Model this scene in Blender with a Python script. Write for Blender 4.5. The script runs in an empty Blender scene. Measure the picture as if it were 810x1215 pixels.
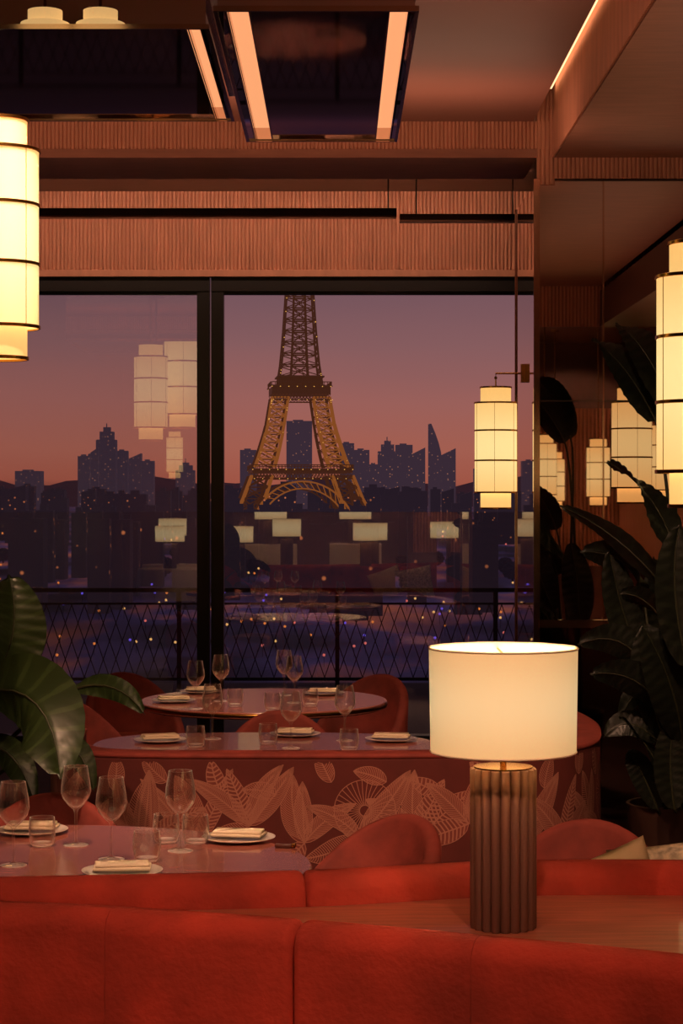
import bpy, bmesh, math, random
from mathutils import Vector, Matrix
R=math.radians; PI=math.pi
random.seed(7)
sc=bpy.context.scene; COL=sc.collection
H=1.77; F=2400.0; CX=400.0; CY=590.0; K=1.6
def W(px,py,d): d=d*K; return Vector(((px-CX)*d/F, d, H-(py-CY)*d/F))
def onh(px,py,h):
    d=(H-h)*F/(py-CY); return Vector(((px-CX)*d/F,d,h))
def lin(c):
    out=[]
    for v in c:
        v=v/255.0; out.append(v/12.92 if v<=.04045 else ((v+.055)/1.055)**2.4)
    return (out[0],out[1],out[2],1)
# ---------------------------------------------------------------- materials
def mat(name,col,rough=.5,metal=0,emis=None,es=0,sheen=0,noise=0,nscale=8,bump=0,bscale=60,stretch=(1,1,1),coat=0,trans=0,ior=1.5):
    m=bpy.data.materials.new(name); m.use_nodes=True; nt=m.node_tree; b=nt.nodes['Principled BSDF']
    c=lin(col); b.inputs['Base Color'].default_value=c; b.inputs['Roughness'].default_value=rough; b.inputs['Metallic'].default_value=metal
    b.inputs['Coat Weight'].default_value=coat; b.inputs['Transmission Weight'].default_value=trans; b.inputs['IOR'].default_value=ior
    if sheen:
        b.inputs['Sheen Weight'].default_value=sheen; b.inputs['Sheen Roughness'].default_value=.4; b.inputs['Sheen Tint'].default_value=(min(1,c[0]*1.6+.1),c[1]*1.5+.03,c[2]*1.5+.02,1)
    if emis: b.inputs['Emission Color'].default_value=lin(emis); b.inputs['Emission Strength'].default_value=es
    if noise or bump:
        tc=nt.nodes.new('ShaderNodeTexCoord'); mp=nt.nodes.new('ShaderNodeMapping'); mp.inputs['Scale'].default_value=stretch
        nt.links.new(tc.outputs['Object'],mp.inputs[0])
    if noise:
        n=nt.nodes.new('ShaderNodeTexNoise'); n.inputs['Scale'].default_value=nscale; n.inputs['Detail'].default_value=6
        nt.links.new(mp.outputs[0],n.inputs['Vector'])
        r=nt.nodes.new('ShaderNodeValToRGB'); r.color_ramp.elements[0].position=.3; r.color_ramp.elements[1].position=.7
        r.color_ramp.elements[0].color=tuple(v*(1-noise) for v in c[:3])+(1,); r.color_ramp.elements[1].color=tuple(min(1,v*(1+noise)) for v in c[:3])+(1,)
        nt.links.new(n.outputs[0],r.inputs[0]); nt.links.new(r.outputs[0],b.inputs['Base Color'])
    if bump:
        n=nt.nodes.new('ShaderNodeTexNoise'); n.inputs['Scale'].default_value=bscale; n.inputs['Detail'].default_value=4
        nt.links.new(mp.outputs[0],n.inputs['Vector'])
        bp=nt.nodes.new('ShaderNodeBump'); bp.inputs['Strength'].default_value=bump; bp.inputs['Distance'].default_value=.01
        nt.links.new(n.outputs[0],bp.inputs['Height']); nt.links.new(bp.outputs[0],b.inputs['Normal'])
    return m
M={}
M['ceil']=mat('ceiling_lacquer',(142,94,80),.5,noise=.05,nscale=2)
M['flute']=mat('fluted_wood',(196,134,106),.5,noise=.12,nscale=6,stretch=(3,3,.5))
M['wood']=mat('smooth_wood',(150,98,78),.42,noise=.15,nscale=5,stretch=(1,6,6))
M['wooddark']=mat('dark_wood',(84,56,46),.4,noise=.2,nscale=5,stretch=(1,6,6))
M['ledge']=mat('ledge_wood',(150,82,62),.32,noise=.35,nscale=7,stretch=(1,9,9),coat=.2)
M['table']=mat('table_wood',(168,100,86),.22,noise=.2,nscale=8,stretch=(1,8,8),coat=.35)
M['tedge']=mat('table_edge',(90,52,44),.35)
M['velvet']=mat('red_velvet',(162,50,34),.92,sheen=.5,noise=.34,nscale=6,bump=.35,bscale=70)
M['velvet2']=mat('terracotta_velvet',(132,52,42),.8,sheen=.5,noise=.3,nscale=8,bump=.15,bscale=40)
M['mirror']=mat('smoked_mirror',(208,184,174),.012,1)
M['mirrordark']=mat('dark_mirror',(122,96,88),.05,1)
M['mirrorceil']=mat('ceiling_mirror',(170,104,70),.04,1)
M['chrome']=mat('bronze_metal',(190,152,130),.14,1)
M['brass']=mat('brass',(190,140,70),.25,1)
M['black']=mat('black_frame',(22,17,18),.35)
M['rail2']=mat('dark_cassette',(74,52,44),.22,1)
M['floor']=mat('dark_carpet',(52,26,24),.9,noise=.3,nscale=6)
M['wall']=mat('dark_wall',(84,48,40),.6,noise=.1)
M['pattern_base']=mat('maroon_fabric',(90,32,27),.85,sheen=.2,noise=.15,bump=.1)
M['pattern_line']=mat('tan_thread',(168,110,92),.85)
M['pattern_fill']=mat('dusty_rose_fabric',(122,60,50),.85,noise=.15)
M['pattern_fill2']=mat('deep_rose_fabric',(106,45,37),.85,noise=.15)
M['lampwood']=mat('reeded_walnut',(104,70,58),.65,noise=.1,nscale=6,stretch=(6,6,.6))
M['leaf']=mat('leaf_green',(38,52,24),.38,noise=.2,nscale=5)
M['vein']=mat('leaf_vein',(48,64,31),.4)
M['leafdark']=mat('leaf_dark',(18,23,15),.42,noise=.3,nscale=5)
M['veindark']=mat('leaf_vein_dark',(24,30,20),.42)
M['stem']=mat('stem_green',(46,48,28),.5)
M['pot']=mat('brown_pot',(66,42,34),.5,noise=.15)
M['soil']=mat('soil',(30,20,16),.95)
M['plate']=mat('white_porcelain',(235,225,210),.25,coat=.4)
M['napkin']=mat('ivory_linen',(232,216,188),.85,bump=.2,bscale=300)
M['cushion']=mat('cream_cushion',(214,190,150),.85,noise=.1,bump=.2,bscale=120)
M['cushionp']=mat('speckled_cushion',(205,190,165),.85,noise=.5,nscale=50)
M['cloth']=mat('white_tablecloth',(230,215,200),.8)
M['strip']=mat('strip_light',(255,200,150),.5,emis=(252,170,116),es=.95)
M['cove']=mat('cove_light',(255,200,150),.5,emis=(255,205,150),es=1.8)
M['iron']=mat('tower_iron_glow',(64,42,36),.6,emis=(155,88,56),es=.13)  # faint amber floodlighting put into the iron as emission
M['ironglow']=mat('tower_iron_bright_glow',(104,68,46),.6,emis=(225,130,58),es=.27)  # brighter copy of the iron, stronger floodlight glow painted in
M['bulb']=mat('gold_bulb',(255,200,120),.5,emis=(255,190,90),es=.9)
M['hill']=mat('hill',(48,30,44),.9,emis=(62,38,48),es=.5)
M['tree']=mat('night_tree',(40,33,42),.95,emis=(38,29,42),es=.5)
M['trunk']=mat('tree_trunk',(30,22,20),.9)
M['rail']=mat('terrace_rail',(30,23,28),.5)
M['terrace']=mat('terrace_stone',(60,46,54),.7)
for n,c,s in (('lw',(255,190,110),1.2),('lp',(255,120,110),.9),('lb',(110,90,255),.9),('lo',(255,140,60),1.0)):
    M[n]=mat('street_light_'+n,(200,160,120),.5,emis=c,es=s)
def gmat():
    m=mat('city_ground_glow',(36,28,38),.9); nt=m.node_tree; N=nt.nodes; L=nt.links; b=N['Principled BSDF']  # city glow and violet haze painted in as patchy emission
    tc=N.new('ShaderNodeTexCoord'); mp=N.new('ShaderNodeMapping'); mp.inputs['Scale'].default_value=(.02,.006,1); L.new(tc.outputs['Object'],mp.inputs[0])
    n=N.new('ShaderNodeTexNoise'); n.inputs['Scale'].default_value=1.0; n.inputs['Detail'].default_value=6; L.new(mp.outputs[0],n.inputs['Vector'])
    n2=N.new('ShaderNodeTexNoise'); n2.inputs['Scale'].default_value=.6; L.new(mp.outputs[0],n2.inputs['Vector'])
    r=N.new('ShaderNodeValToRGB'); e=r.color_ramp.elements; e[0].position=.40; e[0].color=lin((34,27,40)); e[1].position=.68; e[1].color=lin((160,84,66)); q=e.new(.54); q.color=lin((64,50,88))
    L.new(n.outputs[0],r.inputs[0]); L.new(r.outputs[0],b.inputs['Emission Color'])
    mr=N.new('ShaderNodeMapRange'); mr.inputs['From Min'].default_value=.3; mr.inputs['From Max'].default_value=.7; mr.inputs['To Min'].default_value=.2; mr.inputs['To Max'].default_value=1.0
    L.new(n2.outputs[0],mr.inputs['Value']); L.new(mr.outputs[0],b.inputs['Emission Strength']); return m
M['ground']=gmat()
def shade_mat(name,edge,mid,s,h):
    m=bpy.data.materials.new(name); m.use_nodes=True; nt=m.node_tree; N=nt.nodes; L=nt.links
    b=N['Principled BSDF']; b.inputs['Base Color'].default_value=lin((225,205,165)); b.inputs['Roughness'].default_value=.8
    tc=N.new('ShaderNodeTexCoord'); sp=N.new('ShaderNodeSeparateXYZ'); L.new(tc.outputs['Object'],sp.inputs[0])
    a=N.new('ShaderNodeMath'); a.operation='DIVIDE'; a.inputs[1].default_value=h; L.new(sp.outputs['Z'],a.inputs[0])
    ab=N.new('ShaderNodeMath'); ab.operation='ABSOLUTE'; L.new(a.outputs[0],ab.inputs[0])
    r=N.new('ShaderNodeValToRGB'); r.color_ramp.interpolation='EASE'; r.color_ramp.elements[0].color=lin(mid); r.color_ramp.elements[1].color=lin(edge)
    L.new(ab.outputs[0],r.inputs[0]); 
    w=N.new('ShaderNodeTexNoise'); w.inputs['Scale'].default_value=260; L.new(tc.outputs['Object'],w.inputs['Vector'])
    mm=N.new('ShaderNodeMapRange'); mm.inputs['To Min'].default_value=s*.88; mm.inputs['To Max'].default_value=s*1.1; L.new(w.outputs[0],mm.inputs['Value'])
    L.new(r.outputs[0],b.inputs['Emission Color']); L.new(mm.outputs[0],b.inputs['Emission Strength'])
    return m
M['lantern']=shade_mat('lantern_parchment',(248,190,108),(255,226,152),.98,.36)
M['lampshade']=shade_mat('linen_lampshade',(228,180,118),(246,214,156),.64,.13)
def thin_glass(name,lo,hi,edge,tint=(1,1,1,1),rough=.01):
    g=bpy.data.materials.new(name); g.use_nodes=True; nt=g.node_tree; nt.nodes.clear(); N=nt.nodes; L=nt.links
    o=N.new('ShaderNodeOutputMaterial'); mx=N.new('ShaderNodeMixShader'); tr=N.new('ShaderNodeBsdfTransparent'); gl=N.new('ShaderNodeBsdfGlossy')
    gl.inputs['Roughness'].default_value=rough; gl.inputs['Color'].default_value=(1,1,1,1); mx.inputs[0].default_value=lo; tr.inputs['Color'].default_value=tint
    out=mx
    if edge:
        f=N.new('ShaderNodeLayerWeight'); f.inputs['Blend'].default_value=.5
        pw=N.new('ShaderNodeMath'); pw.operation='POWER'; pw.inputs[1].default_value=1.8; L.new(f.outputs['Facing'],pw.inputs[0])
        mr=N.new('ShaderNodeMapRange'); mr.inputs['To Min'].default_value=lo; mr.inputs['To Max'].default_value=hi
        L.new(pw.outputs[0],mr.inputs['Value']); L.new(mr.outputs[0],mx.inputs[0])
        df=N.new('ShaderNodeBsdfDiffuse'); df.inputs['Color'].default_value=(1,.95,.88,1)  # pale diffuse edge stands in for bright rim highlights
        p2=N.new('ShaderNodeMath'); p2.operation='POWER'; p2.inputs[1].default_value=4.2; L.new(f.outputs['Facing'],p2.inputs[0])
        m2=N.new('ShaderNodeMapRange'); m2.inputs['To Min'].default_value=.002; m2.inputs['To Max'].default_value=1.0; L.new(p2.outputs[0],m2.inputs['Value'])
        mx2=N.new('ShaderNodeMixShader'); L.new(m2.outputs[0],mx2.inputs[0]); L.new(mx.outputs[0],mx2.inputs[1]); L.new(df.outputs[0],mx2.inputs[2]); out=mx2
    L.new(tr.outputs[0],mx.inputs[1]); L.new(gl.outputs[0],mx.inputs[2]); L.new(out.outputs[0],o.inputs[0]); return g
M['pane']=thin_glass('window_glass',.12,.12,False,rough=.01)
M['pane2']=thin_glass('window_glass_lower',.26,.26,False,rough=.01)
M['glass']=thin_glass('clear_glass',.07,.8,True,(.98,.97,.96,1),rough=.03)
def bmat(name,col,cell,thr,emc,haze_glow,st=.8,rad=.28):
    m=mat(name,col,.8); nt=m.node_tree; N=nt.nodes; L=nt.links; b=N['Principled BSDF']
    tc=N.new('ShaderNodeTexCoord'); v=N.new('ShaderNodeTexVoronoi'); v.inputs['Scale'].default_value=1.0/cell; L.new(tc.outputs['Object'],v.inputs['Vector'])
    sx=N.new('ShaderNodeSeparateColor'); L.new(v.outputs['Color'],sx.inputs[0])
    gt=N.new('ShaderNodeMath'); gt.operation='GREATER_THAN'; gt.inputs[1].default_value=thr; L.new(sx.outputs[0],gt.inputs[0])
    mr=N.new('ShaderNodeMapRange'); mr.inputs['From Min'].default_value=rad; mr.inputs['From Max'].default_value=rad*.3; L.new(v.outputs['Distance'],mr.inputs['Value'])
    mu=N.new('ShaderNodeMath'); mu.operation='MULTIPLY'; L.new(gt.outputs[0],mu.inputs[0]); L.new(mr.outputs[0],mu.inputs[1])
    mxc=N.new('ShaderNodeMix'); mxc.data_type='RGBA'; L.new(mu.outputs[0],mxc.inputs[0]); mxc.inputs[6].default_value=lin(haze_glow); mxc.inputs[7].default_value=lin(emc)  # unlit facade gets haze painted in as emission
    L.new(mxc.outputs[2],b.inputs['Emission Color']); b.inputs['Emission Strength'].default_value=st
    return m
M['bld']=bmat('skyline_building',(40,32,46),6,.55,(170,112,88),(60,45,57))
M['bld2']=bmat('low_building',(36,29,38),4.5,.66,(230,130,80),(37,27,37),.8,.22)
# ---------------------------------------------------------------- mesh builder
class MB:
    def __init__(s): s.v=[]; s.f=[]; s.m=[]
    def add(s,vs,fs,mi=0):
        o=len(s.v); s.v+= [tuple(a) for a in vs]; s.f+=[tuple(i+o for i in f) for f in fs]; s.m+=(mi if isinstance(mi,list) else [mi]*len(fs)); return s
    def box(s,x0,x1,y0,y1,z0,z1,mi=0):
        vs=[(x,y,z) for x in (x0,x1) for y in (y0,y1) for z in (z0,z1)]
        return s.add(vs,[(0,1,3,2),(4,6,7,5),(0,4,5,1),(2,3,7,6),(0,2,6,4),(1,5,7,3)],mi)
    def bar(s,p,q,w,t=None,mi=0):
        p=Vector(p);q=Vector(q);t=t or w; d=(q-p)
        if d.length<1e-6: return s
        d.normalize(); up=Vector((0,0,1)) if abs(d.z)<.95 else Vector((1,0,0))
        a=d.cross(up).normalized(); b=a.cross(d).normalized(); vs=[]
        for c in (p,q):
            for i,j in ((-1,-1),(1,-1),(1,1),(-1,1)): vs.append(c+a*i*w/2+b*j*t/2)
        return s.add(vs,[(0,1,2,3),(7,6,5,4),(0,4,5,1),(1,5,6,2),(2,6,7,3),(3,7,4,0)],mi)
    def tube(s,pts,r,seg=10,mi=0):
        pts=[Vector(p) for p in pts]; n=len(pts); vs=[]; rs=r if isinstance(r,(list,tuple)) else [r]*n
        for i,p in enumerate(pts):
            d=(pts[min(i+1,n-1)]-pts[max(i-1,0)]).normalized(); up=Vector((0,0,1)) if abs(d.z)<.95 else Vector((1,0,0))
            a=d.cross(up).normalized(); b=a.cross(d).normalized()
            for k in range(seg):
                t=2*PI*k/seg; vs.append(p+(a*math.cos(t)+b*math.sin(t))*rs[i])
        fs=[(i*seg+k,i*seg+(k+1)%seg,(i+1)*seg+(k+1)%seg,(i+1)*seg+k) for i in range(n-1) for k in range(seg)]
        fs+=[tuple(range(seg))[::-1],tuple((n-1)*seg+k for k in range(seg))]
        return s.add(vs,fs,mi)
    def lathe(s,prof,seg=32,c=(0,0,0),rad=None,caps=False,mi=0,closed=False):
        vs=[];n=len(prof)
        for r,z in prof:
            for k in range(seg):
                t=2*PI*k/seg; q=r*(rad(t) if rad else 1); vs.append((c[0]+q*math.cos(t),c[1]+q*math.sin(t),c[2]+z))
        rr=range(n if closed else n-1)
        fs=[(i*seg+k,i*seg+(k+1)%seg,((i+1)%n)*seg+(k+1)%seg,((i+1)%n)*seg+k) for i in rr for k in range(seg)]
        if caps: fs+=[tuple(range(seg))[::-1],tuple((n-1)*seg+k for k in range(seg))]
        return s.add(vs,fs,mi)
    def build(s,name,m,parent=None,smooth=False,loc=None,fix=True):
        me=bpy.data.meshes.new(name); me.from_pydata(s.v,[],s.f)
        ms=m if isinstance(m,(list,tuple)) else [m]
        for k in ms: me.materials.append(k)
        me.polygons.foreach_set('material_index',s.m)
        if fix:
            bm=bmesh.new(); bm.from_mesh(me); bmesh.ops.recalc_face_normals(bm,faces=bm.faces); bm.to_mesh(me); bm.free()
        if smooth:
            me.polygons.foreach_set('use_smooth',[True]*len(me.polygons))
            me.set_sharp_from_angle(angle=R(smooth if smooth is not True else 40))
        o=bpy.data.objects.new(name,me); COL.objects.link(o)
        if parent: o.parent=parent
        if loc is not None: o.location=loc
        return o
def tag(o,label,cat,group=None,kind=None):
    if label: o['label']=label
    if cat: o['category']=cat
    if group: o['group']=group
    if kind: o['kind']=kind
    return o
def struct(o,label=None): o['kind']='structure'; 
def thing(name,label,cat,loc=(0,0,0),rz=0,group=None):
    o=bpy.data.objects.new(name,None); COL.objects.link(o); o.location=loc; o.rotation_euler=(0,0,rz); o.empty_display_size=.1
    return tag(o,label,cat,group)
def dup(root,loc,rz=0,label=None,group=None,scale=None):
    r=root.copy(); COL.objects.link(r); r.location=loc; r.rotation_euler=(0,0,rz)
    if label: r['label']=label
    if group: r['group']=group
    if scale: r.scale=scale
    for ch in list(root.children):
        c=ch.copy(); COL.objects.link(c); c.parent=r
        for g_ in ch.children:
            d=g_.copy(); COL.objects.link(d); d.parent=c
    return r
class Path:
    def __init__(s,pts,n=14,sc_=K,off=0):
        P=[Vector((p[0],p[1]*sc_+off)) for p in pts]; out=[]
        for i in range(len(P)-1):
            p0=P[max(i-1,0)];p1=P[i];p2=P[i+1];p3=P[min(i+2,len(P)-1)]
            for k in range(n):
                t=k/n; out.append(.5*((2*p1)+(-p0+p2)*t+(2*p0-5*p1+4*p2-p3)*t*t+(-p0+3*p1-3*p2+p3)*t**3))
        out.append(P[-1]); s.p=out; s.s=[0]
        for a,b in zip(out,out[1:]): s.s.append(s.s[-1]+(b-a).length)
        s.L=s.s[-1]
    def at(s,u):
        u=max(0,min(s.L,u)); i=0
        while i<len(s.s)-2 and s.s[i+1]<u: i+=1
        t=(u-s.s[i])/max(1e-9,s.s[i+1]-s.s[i]); p=s.p[i].lerp(s.p[i+1],t)
        a=s.p[max(i-1,0)]; b=s.p[min(i+2,len(s.p)-1)]; d=(b-a).normalized()
        return p,Vector((d.y,-d.x))
    def u_at_x(s,x):
        for i in range(len(s.p)-1):
            if s.p[i].x<=x<=s.p[i+1].x:
                t=(x-s.p[i].x)/max(1e-9,s.p[i+1].x-s.p[i].x); return s.s[i]+(s.s[i+1]-s.s[i])*t
        return s.L if x>s.p[-1].x else 0
def sweep(mb,path,u0,u1,sec,n=24,taper=.012,mi=0,taper2=None):
    t1=taper; t2=taper if taper2 is None else taper2
    cx=sum(a for a,b in sec)/len(sec); cz=sum(b for a,b in sec)/len(sec); us=[];sh=[]
    if t1:
        for q in (0,.25,.6,1): us.append(u0+t1*q); sh.append((math.sqrt(1-(1-q)**2),t1))
    else: us.append(u0); sh.append((1,0))
    for k in range(1,n): us.append(u0+t1+(u1-u0-t1-t2)*k/n); sh.append((1,0))
    if t2:
        for q in (1,.6,.25,0): us.append(u1-t2*q); sh.append((math.sqrt(1-(1-q)**2),t2))
    else: us.append(u1); sh.append((1,0))
    vs=[];m=len(sec)
    for u,(h_,tt) in zip(us,sh):
        p,nn=path.at(u); e=(1-h_)*tt*.8
        for a,z in sec:
            da=a-cx; dz=z-cz; a2=cx+math.copysign(max(0,abs(da)-e),da); z2=cz+math.copysign(max(0,abs(dz)-e),dz)
            vs.append((p.x+nn.x*a2,p.y+nn.y*a2,z2))
    fs=[(i*m+k,i*m+(k+1)%m,(i+1)*m+(k+1)%m,(i+1)*m+k) for i in range(len(us)-1) for k in range(m)]
    fs+=[tuple(range(m)),tuple((len(us)-1)*m+k for k in range(m))[::-1]]
    mb.add(vs,fs,mi); return mb
def rsec(t0,t1,z0,z1,r,seg=6):
    out=[]
    for cx,cz,a0 in ((t1-r,z1-r,0),(t0+r,z1-r,90),(t0+r,z0+r,180),(t1-r,z0+r,270)):
        for k in range(seg+1):
            a=R(a0+90*k/seg); out.append((cx+r*math.cos(a),cz+r*math.sin(a)))
    return out
def rbox(w,d,h,r,seg=3):
    bm=bmesh.new(); bmesh.ops.create_cube(bm,size=1); bmesh.ops.scale(bm,vec=(w,d,h),verts=bm.verts)
    bmesh.ops.bevel(bm,geom=bm.edges[:],offset=r,segments=seg,affect='EDGES',profile=.5)
    vs=[v.co.copy() for v in bm.verts]; fs=[[v.index for v in f.verts] for f in bm.faces]; bm.free(); return vs,fs
def flute_x(mb,x0,x1,y,z0,z1,pitch=.024,dep=.009):
    n=int((x1-x0)/pitch); pts=[]
    for i in range(n):
        for q,dd in ((0,0),(.15,.75),(.4,1),(.6,1),(.85,.75)): pts.append((x0+(i+q)*pitch,y-dd*dep))
    pts.append((x1,y)); vs=[(a,b,z) for z in (z0,z1) for a,b in pts]; k=len(pts)
    mb.add(vs,[(i,i+1,k+i+1,k+i) for i in range(k-1)])
def flute_y(mb,y0,y1,x,z0,z1,pitch=.024,dep=.009,sgn=-1):
    n=int((y1-y0)/pitch); pts=[]
    for i in range(n):
        for q,dd in ((0,0),(.15,.75),(.4,1),(.6,1),(.85,.75)): pts.append((x+sgn*dd*dep,y0+(i+q)*pitch))
    pts.append((x,y1)); vs=[(a,b,z) for z in (z0,z1) for a,b in pts]; k=len(pts)
    mb.add(vs,[(i,i+1,k+i+1,k+i) for i in range(k-1)])
# ================================================================ ROOM SHELL
XL,XR,YB,WY=-3.4,3.6,-4.6,8.57*K
BY=6.6*K
RC=3.83
def sbox(name,m,*b):
    o=MB().box(*b).build(name,m); struct(o); return o
sbox('floor',M['floor'],XL,XR,YB,WY+.1,-.1,0)
sbox('ceiling',M['ceil'],XL,1.02,YB,BY,3.73,3.82)
sbox('wall_left',M['wall'],XL-.1,XL,YB,WY,0,4.3)
sbox('wall_right',M['wall'],XR,XR+.1,YB,WY,0,4.3)
sbox('wall_back',M['wall'],XL,XR,YB-.1,YB,0,4.3)
sbox('ceiling_upper',M['wooddark'],XL,XR,YB,WY+.1,4.2,4.3)
t=MB(); flute_x(t,XL,1.13,BY,3.585,3.73,.0205,.011); o=t.build('trim_1',M['flute'],smooth=60); struct(o)
t=MB().box(XL,1.04,BY-.015,BY+.69,3.54,3.585); t.box(XL,1.04,BY+.01,BY+.69,3.585,3.9); o=t.build('trim_2',M['wood']); struct(o)
sbox('ceiling_recess',M['wooddark'],XL,XR,BY+.65,WY+.1,RC,3.96)
t=MB(); flute_x(t,XL,1.3,WY-.08,3.30,RC,.026,.014); o=t.build('trim_3',M['flute'],smooth=60); struct(o)
sbox('trim_4',M['flute'],XL,1.4,WY-.11,WY-.01,3.255,3.30)
t=MB(); flute_y(t,2.6*K,BY+.02,1.13,3.54,4.05,.03,.01); o=t.build('trim_5',M['flute'],smooth=60); struct(o)
sbox('trim_6',M['wood'],1.135,2.2,2.6*K,BY,3.54,3.58)
t=MB(); flute_x(t,1.13,3.6,BY-.015,3.43,3.54,.0225); o=t.build('trim_7',M['flute'],smooth=60); struct(o)
sbox('trim_8',M['wooddark'],2.2,XR,2.6*K,BY,3.2,3.5)
t=MB(); flute_x(t,1.13,3.6,2.6*K,3.2,3.9,.03); o=t.build('trim_9',M['flute'],smooth=60); struct(o)
sbox('ceiling_right',M['wooddark'],1.14,XR,YB,2.58*K,3.73,3.8)
t=MB(); flute_x(t,1.04,1.135,BY-.002,3.40,4.1,.0225,.008); o=t.build('trim_10',M['flute'],smooth=60); struct(o)
t=MB(); flute_x(t,1.2,3.6,YB+.02,.9,2.9,.05,.02); o=t.build('trim_11',M['flute'],smooth=60); struct(o)
t=MB(); flute_y(t,-4.5,4.0,XR-.01,.9,2.9,.05,.02); o=t.build('trim_12',M['flute'],smooth=60); struct(o)
c=thing('cove_light','warm linear light hidden in the slot above the fluted bulkhead at right','light',(1.09,4.3*K,3.90))
MB().box(-.012,.012,-2.6*K,2.2*K,-.03,.03).build('diffuser',M['cove'],c)
MB().box(-.03,.018,-2.62*K,2.22*K,.03,.06).build('channel',M['chrome'],c)
PD=.7*K
p=thing('mirrored_pillar','wide smoked mirror pillar with bronze edges behind the right-hand plant','pillar',(1.04,BY,0))
MB().box(0,2.5,0.012,PD,0,3.43).build('core',M['wooddark'],p)
for (x0,x1) in ((.015,.345),(.352,1.2),(1.207,2.5)):
    for (z0,z1) in ((1.13,2.27),(2.277,3.42)):
        MB().box(x0,x1,.0,.012,z0,z1).build('mirror_panel',M['mirror'],p)
for x0 in (.3445,1.1995): MB().box(x0,x0+.008,-.004,.002,1.13,3.42).build('joint_strip',M['chrome'],p)
MB().box(-.008,0,.02,PD-.02,.02,3.42).build('side_panel',M['mirror'],p)
MB().box(-.016,.016,-.012,.014,0,3.43).build('corner_trim',M['chrome'],p)
MB().box(-.016,.012,PD-.01,PD+.01,0,3.43).build('corner_trim',M['chrome'],p)
MB().box(0.012,2.5,-.03,.012,1.09,1.13).build('dado_rail',M['chrome'],p)
MB().box(0.012,2.5,-.005,.012,.0,1.09).build('lower_panel',M['mirrordark'],p)
sbox('wall_corner',M['wooddark'],1.22,XR,WY-.07,WY+.03,0,3.83)
# ================================================================ WINDOWS
def window(name,x0,x1,full):
    w=bpy.data.objects.new(name,None); COL.objects.link(w); w.location=(0,WY,0); struct(w)
    fr=MB(); z0,z1=.16,3.16
    fr.box(x0,x1,-.07,.05,z1,3.255); fr.box(x0,x1,-.07,.05,.0,z0)
    fr.box(x0,x0+.085,-.06,.05,z0,z1); fr.box(x1-.085,x1,-.06,.05,z0,z1)
    fr.box(x0+.085,x1-.085,-.02,.03,z1-.018,z1)
    fr.build('window_frame',M['black'],w)
    MB().box(x0+.085,x1-.085,-.0002,.0002,z0,1.67).build('window_pane',M['pane2'],w,fix=False)
    if full: MB().box(x0+.085,x1-.085,-.0002,.0002,1.67,z1).build('window_pane',M['pane'],w,fix=False)
    return w
MM=(250-CX)*WY/F
window('window_1',XL,MM-.005,True); window('window_2',MM+.005,1.31,False)
for (x0,x1,y,z0,z1,lab) in ((-3.0,(470-CX)*7.8/1500,7.8*K,3.495,3.545,'long dark metal blind cassette hanging above left window'),((474-CX)*7.6/1500,(614-CX)*7.6/1500+.02,7.6*K,3.425,3.465,'short dark metal blind cassette beside the mirrored pillar')):
    b=thing('blind_cassette',lab,'blind cassette',((x0+x1)/2,y,z0)); L=(x1-x0)/2
    MB().box(-L,L,-.06,.06,0,z1-z0).build('housing',M['rail2'],b)
    MB().box(-L,L,-.065,-.06,-.006,.004).build('lip',M['chrome'],b)
    MB().bar((-L+.1,0,z1-z0),(-L+.1,0,RC-z0),.008).build('hanger',M['black'],b); MB().bar((L-.05,0,z1-z0),(L-.05,0,RC-z0),.008).build('hanger',M['black'],b)
# ================================================================ CEILING RAFTS
def raft(lab,x0,x1,y0,y1,z,strips):
    y0*=K; y1*=K
    r=thing('ceiling_light_raft',lab,'ceiling light',((x0+x1)/2,(y0+y1)/2,z)); cx=(x0+x1)/2; cy=(y0+y1)/2
    X0,X1,Y0,Y1=x0-cx,x1-cx,y0-cy,y1-cy; top=3.73-z
    e=.012; b=MB()
    b.box(X0,X1,Y0,Y0+.02,.0,top); b.box(X0,X1,Y1-.02,Y1,.0,top); b.box(X0,X0+.02,Y0+.02,Y1-.02,0,top); b.box(X1-.02,X1,Y0+.02,Y1-.02,0,top)
    b.build('side_panels',M['mirror'],r)
    fr=MB()
    for zz in (0,.10):
        fr.box(X0-e,X1+e,Y0-e,Y0,zz-.006,zz+.010); fr.box(X0-e,X1+e,Y1,Y1+e,zz-.006,zz+.010); fr.box(X0-e,X0,Y0,Y1,zz-.006,zz+.010); fr.box(X1,X1+e,Y0,Y1,zz-.006,zz+.010)
    fr.build('edge_trim',M['chrome'],r)
    xs=[X0+.02]; 
    for a,bq in strips: xs+=[a-cx,bq-cx]
    xs.append(X1-.02)
    for i in range(0,len(xs),2):
        if xs[i+1]-xs[i]>.001: MB().box(xs[i],xs[i+1],Y0+.02,Y1-.02,.008,.02).build('mirror_panel',M['mirrorceil'],r)
    for a,bq in strips:
        MB().box(a-cx,bq-cx,Y0+.02,Y1-.02,.045,.055).build('light_strip',M['strip'],r)
        MB().box(a-cx-.004,a-cx,Y0+.02,Y1-.02,.0,.06).build('strip_channel',M['chrome'],r); MB().box(bq-cx,bq-cx+.004,Y0+.02,Y1-.02,0,.06).build('strip_channel',M['chrome'],r)
raft('smoked mirror ceiling box with two glowing strips in the centre',-.352,.228,3.71,5.06,H+1.43,[(-.325,-.262),(.155,.212)])
raft('wide smoked mirror ceiling box at left with one glowing strip',-2.6,-.42,4.04,5.02,H+1.50,[(-.482,-.432)])
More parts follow.
